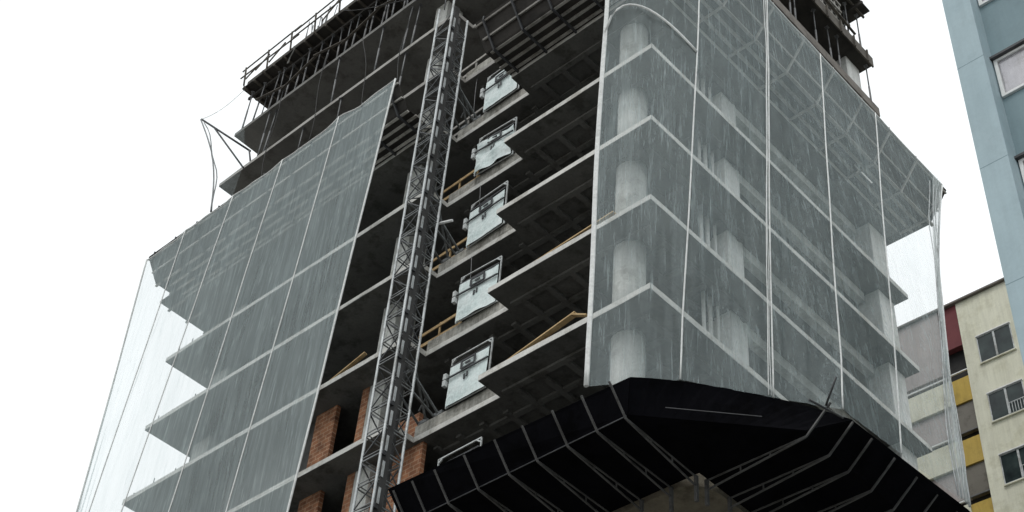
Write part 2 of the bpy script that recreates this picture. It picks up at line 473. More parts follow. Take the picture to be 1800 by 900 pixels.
FE = empty('edge_formwork', (0.1, 8, L(6)), 'dark timber edge formwork clamped along the right side of the sixth slab', 'formwork')
mb = MB(); mb.box(0.005, 0.0, L(6) - 0.3, 0.06, WY + 0.1, L(6) + 0.22); mb.build('side_board', M['form_timber'], FE)
mb = MB()
y = 0.3
while y < WY:
    MB().box(0.062, y, L(6) - 0.36, 0.12, y + 0.06, L(6) + 0.26).build('clamp', M['form_timber'], FE); y += 0.85
mb = MB(); mb.box(-1.6, 0.2, L(6) - 0.26, 0.0, WY + 0.05, L(6) - HT - 0.01); mb.build('drop_beam_box', M['form_ply'], FE)
FE2 = empty('edge_formwork', (0.1, 8, L(5)), 'dark timber edge formwork along the slab just above the right net', 'formwork')
mb = MB(); mb.box(0.005, 0.0, L(5) - 0.22, 0.05, WY, L(5) + 0.22); mb.build('side_board', M['coping'], FE2)

# a small black and ochre beam cage on top right
BC = empty('beam_cage', (-0.3, 10.6, L(6) + 0.4), 'pale wooden lattice beam form standing under the top deck at its right end', 'formwork')
mb = MB(); mb.box(-0.35, 9.6, L(6) + 0.3, -0.3, 11.3, L(7) - 0.4); mb.build('back_board', M['form_ply'], BC)
mb = MB()
for k in range(6):
    y = 9.7 + k * 0.3
    mb.box(-0.298, y, L(6) + 0.35, -0.25, y + 0.1, L(7) - 0.5)
for k in range(5):
    z = L(6) + 0.5 + k * 0.42
    mb.box(-0.248, 9.6, z, -0.2, 11.3, z + 0.1)
mb.build('lattice_slats', M['joist'], BC)

# shoring props, every one its own object
def prop_mesh(h, tilt):
    b = MB()
    b.tube([(0, 0, 0.02), (tilt * 0.55, 0, h * 0.55)], 0.036, 6)
    b.tube([(tilt * 0.5, 0, h * 0.5), (tilt, 0, h - 0.02)], 0.026, 6)
    b.box(-0.07, -0.07, 0, 0.07, 0.07, 0.02)
    b.box(tilt - 0.07, -0.07, h - 0.02, tilt + 0.07, 0.07, h)
    return b
def props(spots, z, h, label, group):
    protos = [prop_mesh(h, t).build('shoring_prop', M['steel']) for t in (0.0, 0.07, -0.08)]
    for k, (x, y) in enumerate(spots):
        if k < 3: o = protos[k]
        else:
            o = protos[k % 3].copy(); col.objects.link(o)
        o.location = (x, y, z)
        o.rotation_euler = (0, 0, random.random() * 6)
        tag(o, label, 'prop', group)
xs = [(-20.9, 0.15), (-20.6, 0.6), (-20.2, 0.12), (-19.7, 0.8), (-19.3, 0.15)]
x = -18.9
while x < -8.6:
    xs.append((x, 0.12 + random.random() * 0.25)); x += 0.36 + random.random() * 0.3
n0 = len(xs)
for k in range(22):
    xs.append((-20.6 + k * 0.55, 1.2 + random.random() * 1.6))
props(xs, L(6) + HT, FH - HT - 0.28, 'thin steel shoring prop under the black top deck, left of the hoist mast', 'shoring props left of the mast')
ys = [(-0.15, 12.3), (-0.5, 11.9), (-0.15, 11.5), (-0.2, 9.3), (-0.2, 8.3), (-0.2, 7.2), (-0.15, 5.8), (-0.2, 4.6), (-0.6, 8.8), (-0.8, 7.7)]
props(ys, L(6) + HT, FH - HT - 0.28, 'thin steel shoring prop under the top deck on the right side', 'shoring props top right')
ys = [(-0.15, 12.45), (-0.2, 10.6), (-0.25, 10.2), (-0.2, 9.2), (-0.25, 8.0), (-0.25, 7.7), (-0.2, 6.9), (-0.4, 6.3), (-0.2, 5.4)]
props(ys, L(5) + HT, FH - HT - 0.26, 'thin steel prop just above the right net, one storey below the top deck', 'shoring props above the right net')
xs = [(-19.0, 0.1), (-18.75, 0.14), (-14.9, 0.12), (-12.6, 0.1), (-11.2, 0.1), (-10.9, 0.2)]
props(xs, L(5) + HT, FH - 2 * HT, 'single steel prop between bare slabs two storeys below the top deck', 'props between upper slabs')
xs = [(-16.3, 0.1), (-14.2, 0.1), (-11.0, 0.1)]
props(xs, L(4) + HT, FH - 2 * HT, 'single steel prop standing just above the left net', 'props above the left net')

def brace(a, c, label):
    e = empty('timber_brace', tuple((Vector(a) + Vector(c)) / 2), label, 'brace', 'timber braces between the props')
    MB().bar(a, c, 0.09, 0.035).build('plank', M['form_timber'], e)
for k in range(7):
    x = -20.3 + k * 1.75; zz = L(6) + (0.9 if k % 2 else 1.6)
    brace((x, 0.05, zz), (x + 1.9, 0.1, zz + (0.7 if k % 2 else -0.5)), 'dark timber brace nailed across the shoring props under the top deck')
for k in range(4):
    y = 2.5 + k * 2.4
    brace((-0.1, y, L(6) + 0.8 + 0.4 * (k % 2)), (-0.1, y + 2.2, L(6) + 1.5 - 0.5 * (k % 2)), 'dark timber brace across the props at the top right')
# guard rail of the roof
GR = empty('roof_guard_rail', (-14, -0.2, L(7)), 'thin timber guard rail along the top left edge of the roof deck', 'railing')
k = 0
x = WX - 0.1
while x < -8.5:
    MB().bar((x, -0.2, L(7) + 0.05), (x - 0.05, -0.3, L(7) + 1.15), 0.055).build('post', M['form_timber'], GR)
    x += 1.45
x = WX - 0.4
k = 0
while x < -9:
    ln = random.uniform(2.4, 3.8)
    for h, hh in ((0.6, 0.09), (1.08, 0.06)):
        if k == 2 and h > 1: continue
        MB().bar((x, -0.27 - 0.02 * (k % 2), L(7) + h + random.uniform(-hh, hh)), (x + ln + 0.4, -0.29 - 0.02 * (k % 2), L(7) + h + random.uniform(-hh, hh)), 0.045, 0.05).build('rail', M['form_timber'], GR)
    x += ln; k += 1
for x, z0, ln in ((-20.9, 0.1, 0.9), (-20.3, 0.2, 1.0), (-19.4, 0.0, 1.2), (-16.2, 0.0, 1.3)):
    MB().bar((x, -0.35, L(7) + z0), (x + ln * 0.5, -0.2, L(7) + z0 + ln * 0.8), 0.045).build('stay', M['form_timber'], GR)
# starter bars
SB = empty('starter_bars', (-17.65, 0.4, L(7)), 'spiky bundle of steel starter bars rising above the roof edge', 'rebar')
for k in range(18):
    x = -18.2 + k * 0.075 + random.uniform(-0.03, 0.03); y = 0.2 + random.random() * 0.5
    mb = MB(); mb.tube([(x, y, L(7) + 0.04), (x + random.uniform(-0.05, 0.05), y, L(7) + 1.2), (x + random.uniform(-0.22, 0.22), y - 0.05, L(7) + random.uniform(1.6, 2.4))], 0.02, 5)
    mb.build('bar', M['steel'], SB)
RG = empty('hanging_rag', (-17.95, -0.24, L(7) - 0.9), 'grey rag hanging from the roof edge below the starter bars', 'rag')
mb = MB(); mb.grid(4, 8, lambda u, v: (-17.95 + (u - 0.5) * 0.16 * (1 - 0.4 * v) + 0.1 * math.sin(5 * v), -0.26 + 0.03 * math.sin(9 * u + 4 * v), L(7) - 0.05 - 1.0 * v))
mb.build('cloth', M['edge_concrete'], RG)

# ------------------------------------------------------------------ slatted catch platforms round the third slab
PK, PO, PZ = 1.08, 1.6, 0.86      # knee distance, outer distance, rise of the outer edge
def catch_front(x0, x1, label, wide_gap=False):
    z = L(3)
    e = empty('catch_platform', ((x0 + x1) / 2, -0.8, z), label, 'platform', 'slatted catch platforms')
    mb = MB()
    n = max(2, round((x1 - x0) / 1.25))
    for k in range(n + 1):
        x = x0 + 0.35 + (x1 - x0 - 0.7) * k / n
        b = MB()
        b.bar((x, 0.0, z - 0.02), (x, -PK, z + 0.0), 0.055, 0.08)
        b.bar((x, -PK + 0.02, z - 0.01), (x, -PO - 0.04, z + PZ - 0.03), 0.055, 0.07, up=(0, 1, 0))
        b.bar((x, -PO - 0.03, z + PZ - 0.05), (x, -PO - 0.03, z + PZ + 0.16), 0.04)
        b.build('bracket', M['dark_steel'], e)
    # timber joists along the edge
    js = [(0.12, 0.06), (0.4, 0.07), (0.68, 0.075), (0.98, 0.08)]
    for d, zz in js:
        b = MB(); b.bar((x0 + random.uniform(-0.12, 0.15), -d, z + zz), (x1 + random.uniform(-0.1, 0.1), -d, z + zz), 0.085, 0.05); b.build('joist', M['pale_joist'] if x1 < -8 else M['joist'], e)
    for t in (0.42, 0.93):
        y, zz = -PK + (-PO + PK) * t, PZ * t
        b = MB(); b.bar((x0 + random.uniform(-0.05, 0.1), y + 0.0, z + zz + 0.06), (x1, y, z + zz + 0.06), 0.05, 0.1, up=(0, 0.86, 0.5)); b.build('joist', M['pale_joist'] if x1 < -8 else M['joist'], e)
    # boards on top
    b = MB()
    b.slab4([(x0, -PK, z + 0.115), (x1, -PK, z + 0.115), (x1, 0.16, z + 0.115), (x0, 0.16, z + 0.115)], 0.025)
    b.build('deck_board', M['form_ply'], e)
    b = MB()
    b.slab4([(x0, -PO - 0.03, z + PZ + 0.12), (x1, -PO - 0.03, z + PZ + 0.12), (x1, -PK + 0.03, z + 0.085), (x0, -PK + 0.03, z + 0.085)], 0.02)
    b.build('flap_board', M['form_ply'], e)
    return e
eL = catch_front(-21.45, -8.75, 'slatted timber catch platform behind the top of the left net')
# flat end deck reaching past the tower's left corner
b = MB(); b.box(-22.0, -0.42, L(3) - 0.03, -21.09, 4.2, L(3) + 0.03); b.build('end_deck', M['form_ply'], eL)
b = MB()
for y in (0.0, 0.8, 1.6, 2.4, 3.2): b.box(-22.08 + 0.05 * random.random(), y, L(3) - 0.1, -21.09, y + 0.08, L(3) - 0.032)
b.build('end_joists', M['joist'], eL)
eM = catch_front(-5.4, -0.15, 'slatted timber catch platform above the bare bay right of the hoist mast')

z = L(3)
eR = empty('catch_platform', (0.8, 7, z), 'slatted timber catch platform behind the top of the right net', 'platform', 'slatted catch platforms')
RK, RO, RZ = 1.0, 1.66, 1.02
for k in range(9):
    y = 0.4 + 12.3 * k / 8
    b = MB()
    b.bar((0, y, z - 0.02), (RK, y, z), 0.055, 0.08)
    b.bar((RK - 0.02, y, z - 0.01), (RO + 0.04, y, z + RZ - 0.03), 0.055, 0.07, up=(1, 0, 0))
    b.bar((RO + 0.03, y, z + RZ - 0.05), (RO + 0.03, y, z + RZ + 0.16), 0.04)
    b.build('bracket', M['joist'], eR)
for d in (0.3, 0.64, 0.96):
    MB().bar((d, 0.1, z + 0.07), (d, 13.0 + random.uniform(-0.1, 0.2), z + 0.07), 0.1, 0.05).build('joist', M['joist'], eR)
for t in (0.38, 0.95):
    x, zz = RK + (RO - RK) * t, RZ * t
    MB().bar((x, 0.1, z + zz + 0.05), (x, 13.0, z + zz + 0.05), 0.05, 0.1, up=(-0.86, 0, 0.5)).build('joist', M['joist'], eR)
b = MB()
for y0, y1, x0, x1 in ((0.1, 9.0, -0.15, RK), (9.0, 10.4, -0.15, 0.44), (9.0, 10.4, 0.5, RK), (10.4, 13.05, -0.15, RK), (12.57, 13.05, -0.9, -0.152)):
    b.box(x0, y0, z + 0.1, x1, y1, z + 0.125)
b.build('deck_board', M['form_ply'], eR)
b = MB()
def flapR(y0, y1, t0, t1):
    p = lambda t, y: (RK + (RO + 0.03 - RK) * t, y, z + 0.13 + (RZ - 0.01) * t)
    b.slab4([p(t1, y0), p(t1, y1), p(t0, y1), p(t0, y0)], 0.02)
flapR(0.1, 10.7, 0.0, 1.0); flapR(10.7, 12.4, 0.0, 0.30); flapR(10.7, 12.4, 0.38, 1.0); flapR(12.4, 13.0, 0.0, 1.0)
b.build('flap_board', M['form_ply'], eR)
# chamfered corner piece joins the two
b = MB(); b.prism([(-0.13, -1.06), (0.02, -1.06), (0.98, 0.1), (0.0, 0.1), (-0.13, -0.02)], z + 0.1, z + 0.125); b.build('corner_board', M['form_ply'], eR)

# ------------------------------------------------------------------ main black catch fan
DZ = 19.82
DF = empty('black_catch_fan', (-1, 0, DZ), 'large black sheeted catch fan with pale steel ribs below the nets', 'platform')
kn = [(-6.35, -0.83), (0.12, -0.83), (2.6, 1.74), (2.58, 13.0)]
ed = [(-6.35, -1.42, 20.48), (0.42, -1.14, 20.5), (3.13, 2.73, 20.5), (3.36, 6.9, 20.5), (3.36, 13.0, 20.5)]
b = MB(); b.prism([(-6.35, -0.83), (0.12, -0.83), (2.6, 1.74), (2.58, 13.0), (0.056, 13.0), (0.056, 1.594), (-6.35, 1.594)], DZ + 0.05, DZ + 0.08); b.build('deck_sheet', M['black_sheet'], DF)
b = MB()
k3 = [(x, y, DZ + 0.055) for x, y in kn]
b.slab4([k3[0], k3[1], ed[1], ed[0]], 0.02)
nch = 12
def ch_edge(t):
    p = Vector(ed[1]).lerp(Vector(ed[2]), t); p.z += 0.2 * math.sin(math.pi * t) ** 0.8; return p
for q in range(nch):
    a0, a1 = q / nch, (q + 1) / nch
    b.slab4([Vector(k3[1]).lerp(Vector(k3[2]), a0), Vector(k3[1]).lerp(Vector(k3[2]), a1), ch_edge(a1), ch_edge(a0)], 0.02)
b.slab4([k3[2], (2.59, 6.9, DZ + 0.055), ed[3], ed[2]], 0.02)
b.slab4([(2.59, 6.9, DZ + 0.055), k3[3], ed[4], ed[3]], 0.02)
b.build('flap_sheet', M['black_sheet'], DF)
# sheeted upstand above the flap edge, a little ragged
def rib(p_wall, p_knee, p_edge, second=True):
    b = MB()
    w, k, e = Vector(p_wall), Vector(p_knee), Vector(p_edge)
    out = (k - w); out.z = 0; out.normalize()
    off = Vector((0, 0, -0.045))
    b.bar(w + off + Vector((0, 0, -0.24)), k + off, 0.032, 0.036)
    b.bar(w + off, k + off + Vector((0, 0, 0.02)), 0.03, 0.03)
    for t in (0.35, 0.65):
        a = w.lerp(k, t)
        b.bar(a + off, a + off + Vector((0, 0, -0.24 * (1 - t))), 0.025)
    nrm = -((e - k).cross(Vector((-out.y, out.x, 0)))).normalized()
    if nrm.z > 0: nrm = -nrm
    b.bar(k + off, e + nrm * 0.05, 0.036, 0.04, up=tuple(out))
    b.bar(w + off + Vector((0, 0, 0.02)), w + off + Vector((0, 0, -0.62)), 0.07)
    b.build('rib', M['rib_steel'], DF)
for xx in (-6.2, -5.6, -4.9, -4.0, -3.1, -2.3, -1.46, -0.66, 0.08):
    rib((min(xx, 0.0), 1.56, DZ), (xx, -0.84, DZ), (xx + 0.02, -1.38, 20.40))
for yy in (1.8, 2.6, 3.3, 4.15, 5.0, 5.8, 6.6, 7.4, 8.2):
    rib((0.09, yy, DZ), (2.57, yy, DZ), (3.16 + 0.03 * (yy - 1.8) / 4, yy + 0.02, 20.40))
b = MB(); b.bar((0.75, -0.42, DZ + 0.19), (2.1, 0.98, DZ + 0.19), 0.014); b.build('seam_batten', M['dark_steel'], DF)
b = MB(); b.bar((-6.3, -0.85, DZ + 0.02), (0.1, -0.85, DZ + 0.02), 0.02); b.build('seam_batten', M['dark_steel'], DF)
# loose pipes crossing at the fan's right corner
P1 = empty('loose_pipe', (3.2, 1.8, 20.2), 'short dark pipe crossing another at the right corner of the black fan, leaning left', 'pipe')
MB().tube([(3.05, 1.25, 20.15), (3.22, 2.2, 20.2)], 0.025).build('tube', M['dark_steel'], P1)
P2 = empty('loose_pipe', (3.2, 1.6, 20.4), 'short dark pipe crossing another at the right corner of the black fan, leaning right', 'pipe')
MB().tube([(3.1, 1.78, 20.3), (3.5, 1.62, 20.75)], 0.025).build('tube', M['dark_steel'], P2)

# ------------------------------------------------------------------ debris nets
def lerp(a, b, t): return a + (b - a) * t
def make_net(label, tops, bots, outward, per=22, rows=150, billow=0.16, seed=0, folds=0.05, top_wave=0.05, bot_wave=0.0, edge_r=0.045, rope_r=0.028, edge_fold=0.0, mat='net'):
    tops = [Vector(t) for t in tops]; bots = [Vector(t) for t in bots]
    n = len(tops) - 1
    root = empty('debris_net', tuple((tops[0] + tops[-1]) / 2), label, 'net', 'white debris nets')
    def P(s, v, bow=True):
        """s: 0..n along the ropes, v: 0 top .. 1 bottom"""
        i = min(int(s), n - 1); t = s - i
        a = tops[i].lerp(tops[i + 1], t); c = bots[i].lerp(bots[i + 1], t)
        p = a.lerp(c, v)
        width = (tops[i + 1] - tops[i]).length
        sw = s * 2.8
        o = Vector(outward(s))
        fade = min(1, 4 * v) * (1 if v < 0.9 else max(0.3, (1 - v) * 10))
        pin = abs(math.sin(math.pi * t)) if 0 < s < n else 0
        d = billow * (pin ** 1.3) * math.sin(math.pi * min(1, v * 1.05)) * (0.4 + noise.noise((s * 0.7 + seed, v * 2.0, 3)) * 1.6)
        drift = noise.noise((sw * 0.5, v * 3.0, seed + 11)) * 0.6
        f = noise.noise((sw * 2.6 + drift, v * 1.6, seed)) * folds * 1.6 + noise.noise((sw * 7.5 + drift * 3, v * 3.2, seed + 5)) * folds * 0.8
        f += noise.noise((sw * 16 + drift * 6, v * 5, seed + 9)) * folds * 0.4
        if edge_fold:
            q = max(0, s - n + 0.35) / 0.35
            f += q * edge_fold * math.sin(s * 95 + 2 * math.sin(v * 9)) * min(1, v * 5)
        p = p + o * (d + f * (0.35 + 0.65 * min(1, pin * 3)) * fade)
        side = (bots[i] - tops[i]).cross(o).normalized()
        p = p + side * (noise.noise((s * 1.3, v * 2.5, seed + 21)) * 0.08 * fade)
        if edge_fold and s > n - 1: p += Vector((-0.22, -0.16, 0)) * math.sin(math.pi * v ** 0.8) * (s - n + 1) ** 2
        if v < 0.06: p.z += top_wave * (noise.noise((sw * 1.1, seed, 0)) - abs(math.sin(math.pi * t)) * 0.6) * (1 - v / 0.06)
        if v > 0.94: p.z += bot_wave * noise.noise((sw * 2.3, seed + 3, 0)) * (v - 0.94) / 0.06
        return p
    mb = MB(); mb.grid(per * n, rows, lambda u, v: P(u * n, v))
    mb.build('mesh_sheet', M[mat], root)
    for i in range(n + 1):
        pts = [P(i, k / 40) + Vector(outward(i)) * 0.02 for k in range(41)]
        MB().tube(pts, edge_r if i in (0, n) else rope_r, 6).build('edge_rope' if i in (0, n) else 'seam_rope', M['rope'], root)
    pts = [P(n * k / (10 * n), 0) for k in range(10 * n + 1)]
    MB().tube(pts, 0.028, 5).build('top_hem', M['rope'], root)
    return root, P

zt = L(3) + PZ + 0.08
oy = -PO - 0.06
left_tops = [(-21.42, oy, zt - 0.15), (-19.26, oy, zt - 0.03), (-16.66, oy, zt + 0.0), (-14.12, oy, zt + 0.02), (-11.41, oy, zt + 0.12), (-8.77, oy, zt + 0.05)]
def lb(x, y, z): return (x, y, z)
left_bots = [(-21.9, -0.6, 18.5), (-20.9, -1.2, 18.5), (-18.45, -1.6, 18.5), (-15.55, -1.65, 18.5), (-12.6, -1.65, 18.5), (-9.85, -1.65, 18.5)]
netL, PL = make_net('white debris net hanging over the left half of the tower', left_tops, left_bots, lambda s: (0, -1, 0), seed=2, folds=0.05, edge_r=0.03, rope_r=0.018, mat='net_left', top_wave=0.16)
right_tops = [(-0.13, -1.66, 36.65), (1.66, 0.14, 36.72), (1.72, 3.1, 36.74), (1.72, 5.78, 36.74), (1.72, 8.75, 36.72), (1.72, 12.65, 36.76)]
right_bots = [(-0.45, -1.43, 20.5), (1.07, -0.33, 20.62), (2.19, 1.28, 20.64), (3.17, 2.28, 20.5), (3.29, 4.3, 20.5), (3.44, 6.8, 20.5)]
def outR(s):
    if s < 0.5: return (0.35, -0.94, 0)
    if s < 1.5: return (0.75, -0.66, 0)
    return (0.98, -0.2, 0)
def outRs(s):
    t = max(0, min(1, (s - 0.3) / 1.7))
    a = Vector((0.25, -0.97, 0)).lerp(Vector((1, -0.1, 0)), t)
    a.normalize(); return a
netR, PR = make_net('white debris net hanging round the right corner above the black fan', right_tops, right_bots, outRs, seed=31, folds=0.06, billow=0.22, bot_wave=0.0, edge_r=0.035, edge_fold=0.07, rope_r=0.021)
# bright doubled left edge and the curved stitched seam of the right net
pts = [PR(0.0, k / 30) + Vector((-0.03, -0.03, 0)) for k in range(31)]
MB().tube(pts, 0.048, 6).build('edge_binding', M['rope'], netR)
seam = []
for k in range(15):
    t = k / 14
    a = Vector(right_tops[0]).lerp(Vector(right_tops[1]), t); c = Vector(right_bots[0]).lerp(Vector(right_bots[1]), t)
    p = a.lerp(c, 0.298 - 0.075 * math.sin(math.pi * t ** 0.62) + 0.04 * t)
    seam.append(p + Vector(outRs(t)) * (0.05 + 0.22 * math.sin(math.pi * t)))
MB().tube(seam, 0.032, 6).build('patch_seam', M['rope'], netR)
# folded-over free end: a second layer of net along the last half metre
for lay in (1,):
    MB().grid(26, 90, lambda u, v: PR(4.86 + 0.14 * u - 0.02 * lay, min(0.999, v)) + Vector((0.05 * lay, -0.02 * lay, 0)) + Vector((0.7, -0.7, 0)) * (0.05 * math.sin(u * 34 + lay * 2 + 3 * noise.noise((v * 4, lay, 0))))).build('folded_end', M['thin_fold'], netR)

# loose doubled cords beside the third rope
for ds, rr in ((-0.05, 0.013), (-0.028, 0.01)):
    MB().tube([PR(2 + ds + 0.008 * math.sin(k * 0.5 + ds * 40), k / 40) + Vector((0.05, -0.03, 0)) for k in range(1, 41)], rr, 5).build('loose_cord', M['rope'], netR)
# gathered strands at the right net's free end
b = MB()
for k in range(4):
    s = 4.78 + 0.06 * k
    pts = [PR(s, v / 20) + Vector((0.06, 0.04 * math.sin(v + k), 0)) for v in range(1, 21)]
    b.tube(pts, 0.014, 5)
b.build('gathered_strands', M['galv'], netR)

for i in (0, 1, 2):
    for k in range(4):
        x = -20.6 + k * 0.95 + random.uniform(-0.2, 0.2)
        e = empty('edge_stub', (x, 0.08, L(i) + HT), 'short dark bar sticking up from a slab edge near the left corner', 'bar', 'short bars on the left slab edges')
        MB().tube([(x, 0.08, L(i) + HT - 0.02), (x + 0.02, 0.07, L(i) + HT + random.uniform(0.12, 0.28))], 0.016, 5).build('rod', M['cable'], e)
# small net on a pole at the upper left corner
PN = empty('net_bracket', (-19.3, -0.05, L(5)), 'steel bracket with long pole jutting out at the upper left corner', 'bracket')
MB().tube([(-19.3, 0.05, L(5) + HT), (-19.39, -0.1, 42.22)], 0.035).build('post', M['dark_steel'], PN)
MB().tube([(-19.36, -0.05, 42.18), (-20.97, -1.6, 43.82)], 0.04).build('pole', M['dark_steel'], PN)
MB().tube([(-20.55, -0.9 - 0.29, 43.39), (-19.44, -0.1, 41.26)], 0.035).build('strut', M['dark_steel'], PN)
SN = empty('small_net', (-20, -1.2, 40), 'thin almost clear net strung from the corner pole down to the left platform', 'net')
tipp = Vector((-20.97, -1.62, 43.78)); a0 = Vector((-17.9, -1.66, 36.66)); a1 = Vector((-17.2, -1.4, 37.0)); c1 = Vector((-21.2, -0.1, L(7) - 0.1)); c2 = Vector((-19.6, -0.05, L(5) + 0.3))
def sn(u, v):
    top = tipp.lerp(c2, u); bot = a0.lerp(a1, u)
    p = top.lerp(bot, v); p += Vector((0.25, 0.15, 0)) * math.sin(math.pi * v) * (1 - u); return p
MB().grid(10, 24, sn).build('mesh_sheet', M['thin_net'], SN)
MB().grid(8, 8, lambda u, v: tipp.lerp(c1, u).lerp(c2, v) + Vector((0, 0, -0.3)) * math.sin(math.pi * u) * (1 - v)).build('mesh_sheet', M['thin_net'], SN)
MB().tube([sn(0, k / 12) for k in range(13)], 0.03, 5).build('edge_rope', M['lattice'], SN)
MB().tube([sn(0.08, k / 12) + Vector((0.08 * math.sin(k), 0, 0)) for k in range(13)], 0.022, 5).build('edge_rope', M['lattice'], SN)
MB().tube([tipp.lerp(c1, k / 8) + Vector((0, 0, -0.3 * math.sin(math.pi * k / 8))) for k in range(9)], 0.012, 5).build('edge_rope', M['rope'], SN)

# ------------------------------------------------------------------ hoist mast
HX, HY, MW = -8.05, -1.0, 0.68
HM = empty('hoist_mast', (HX + MW / 2, HY + MW / 2, 0), 'tall galvanised lattice hoist mast standing between the two nets', 'mast')
ZT = 40.3
cor = [(HX, HY), (HX + MW, HY), (HX + MW, HY + MW), (HX, HY + MW)]
for k, (x, y) in enumerate(cor):
    MB().tube([(x, y, 0.1), (x, y, ZT - (0.5 if k == 2 else 0))], 0.036 if k < 3 else 0.028, 8).build('rail', M['galv'] if k < 3 else M['brace_steel'], HM)
zz = 0.3; k = 0
while zz < ZT - 0.8:
    b_h, b_d = MB(), MB()
    for j in range(4):
        a, c = cor[j], cor[(j + 1) % 4]
        b_h.bar((*a, zz), (*c, zz), 0.03)
        b_h.bar((*a, zz + 0.1), (*c, zz + 0.1), 0.022)
        q = 0.12
        if (k + j) % 2: b_d.bar((*a, zz + q), (*c, zz + 0.73), 0.028)
        else: b_d.bar((*c, zz + q), (*a, zz + 0.73), 0.028)
        if j == 1: b_d.bar((*a, zz + 0.73), (*c, zz + q), 0.024)
    sec = b_h.build('mast_section', M['lattice'], HM)
    b_d.build('bracing', M['brace_steel'], sec)
    MB().box(HX + MW + 0.032, HY + 0.08, zz + 0.1, HX + MW + 0.045, HY + 0.15, zz + 0.55).build('rack', M['galv'], sec)
    if k % 2:
        b = MB(); b.box(HX + MW - 0.02, HY + 0.0, zz - 0.06, HX + MW + 0.07, HY + 0.12, zz + 0.04)
        b.build('coupler', M['dark_steel'], sec)
    zz += 0.755; k += 1
b = MB(); b.box(HX + MW - 0.06, HY + 0.08, 0.2, HX + MW + 0.03, HY + 0.27, ZT - 0.3); b.build('cable_channel', M['cable'], HM)
MB().tube([(HX + 0.12, HY + 0.1, ZT), (HX + 0.1, HY + 0.1, ZT + 1.2)], 0.02).build('top_pin', M['steel'], HM)
MB().tube([(HX + 0.35, HY + 0.45, 0.5), (HX + 0.35, HY + 0.45, ZT - 0.4)], 0.045).build('power_cable', M['cable'], HM)
MB().tube([(HX + 0.5, HY + 0.5, 0.5), (HX + 0.47, HY + 0.5, ZT - 0.4)], 0.05).build('power_cable', M['cable'], HM)
for i in (-1, 1, 3):
    z = L(i) + 0.5
    b = MB()
    b.bar((HX + MW, HY, z + 0.85), (-7.62, 0.85, z + 0.02), 0.05)
    b.bar((HX + MW, HY + MW, z + 0.6), (-8.1, 0.88, z + 0.02), 0.05)
    b.bar((HX + MW, HY + 0.1, z + 0.1), (-7.75, 0.85, z - 0.02), 0.045)
    b.bar((HX, HY + MW, z + 0.35), (-8.36, 0.88, z + 0.02), 0.05)
    b.bar((-7.48, -0.2, z + 0.55), (-7.95, 0.2, z + 0.4), 0.035)
    b.bar((-7.52, 0.1, z + 0.4), (-7.75, 0.6, z + 0.15), 0.035)
    b.bar((-7.55, 0.35, z + 0.3), (-8.1, 0.6, z + 0.2), 0.035)
    b.box(-7.75, 0.8, z - 0.05, -7.45, 0.99, z + 0.06); b.box(-8.3, 0.8, z - 0.05, -8.0, 0.99, z + 0.06)
    b.build('wall_tie', M['lattice'], HM)
# foot
MB().box(HX - 0.4, HY - 0.4, 0.132, HX + MW + 0.4, HY + MW + 0.4, 0.3).build('foot', M['concrete'], HM)

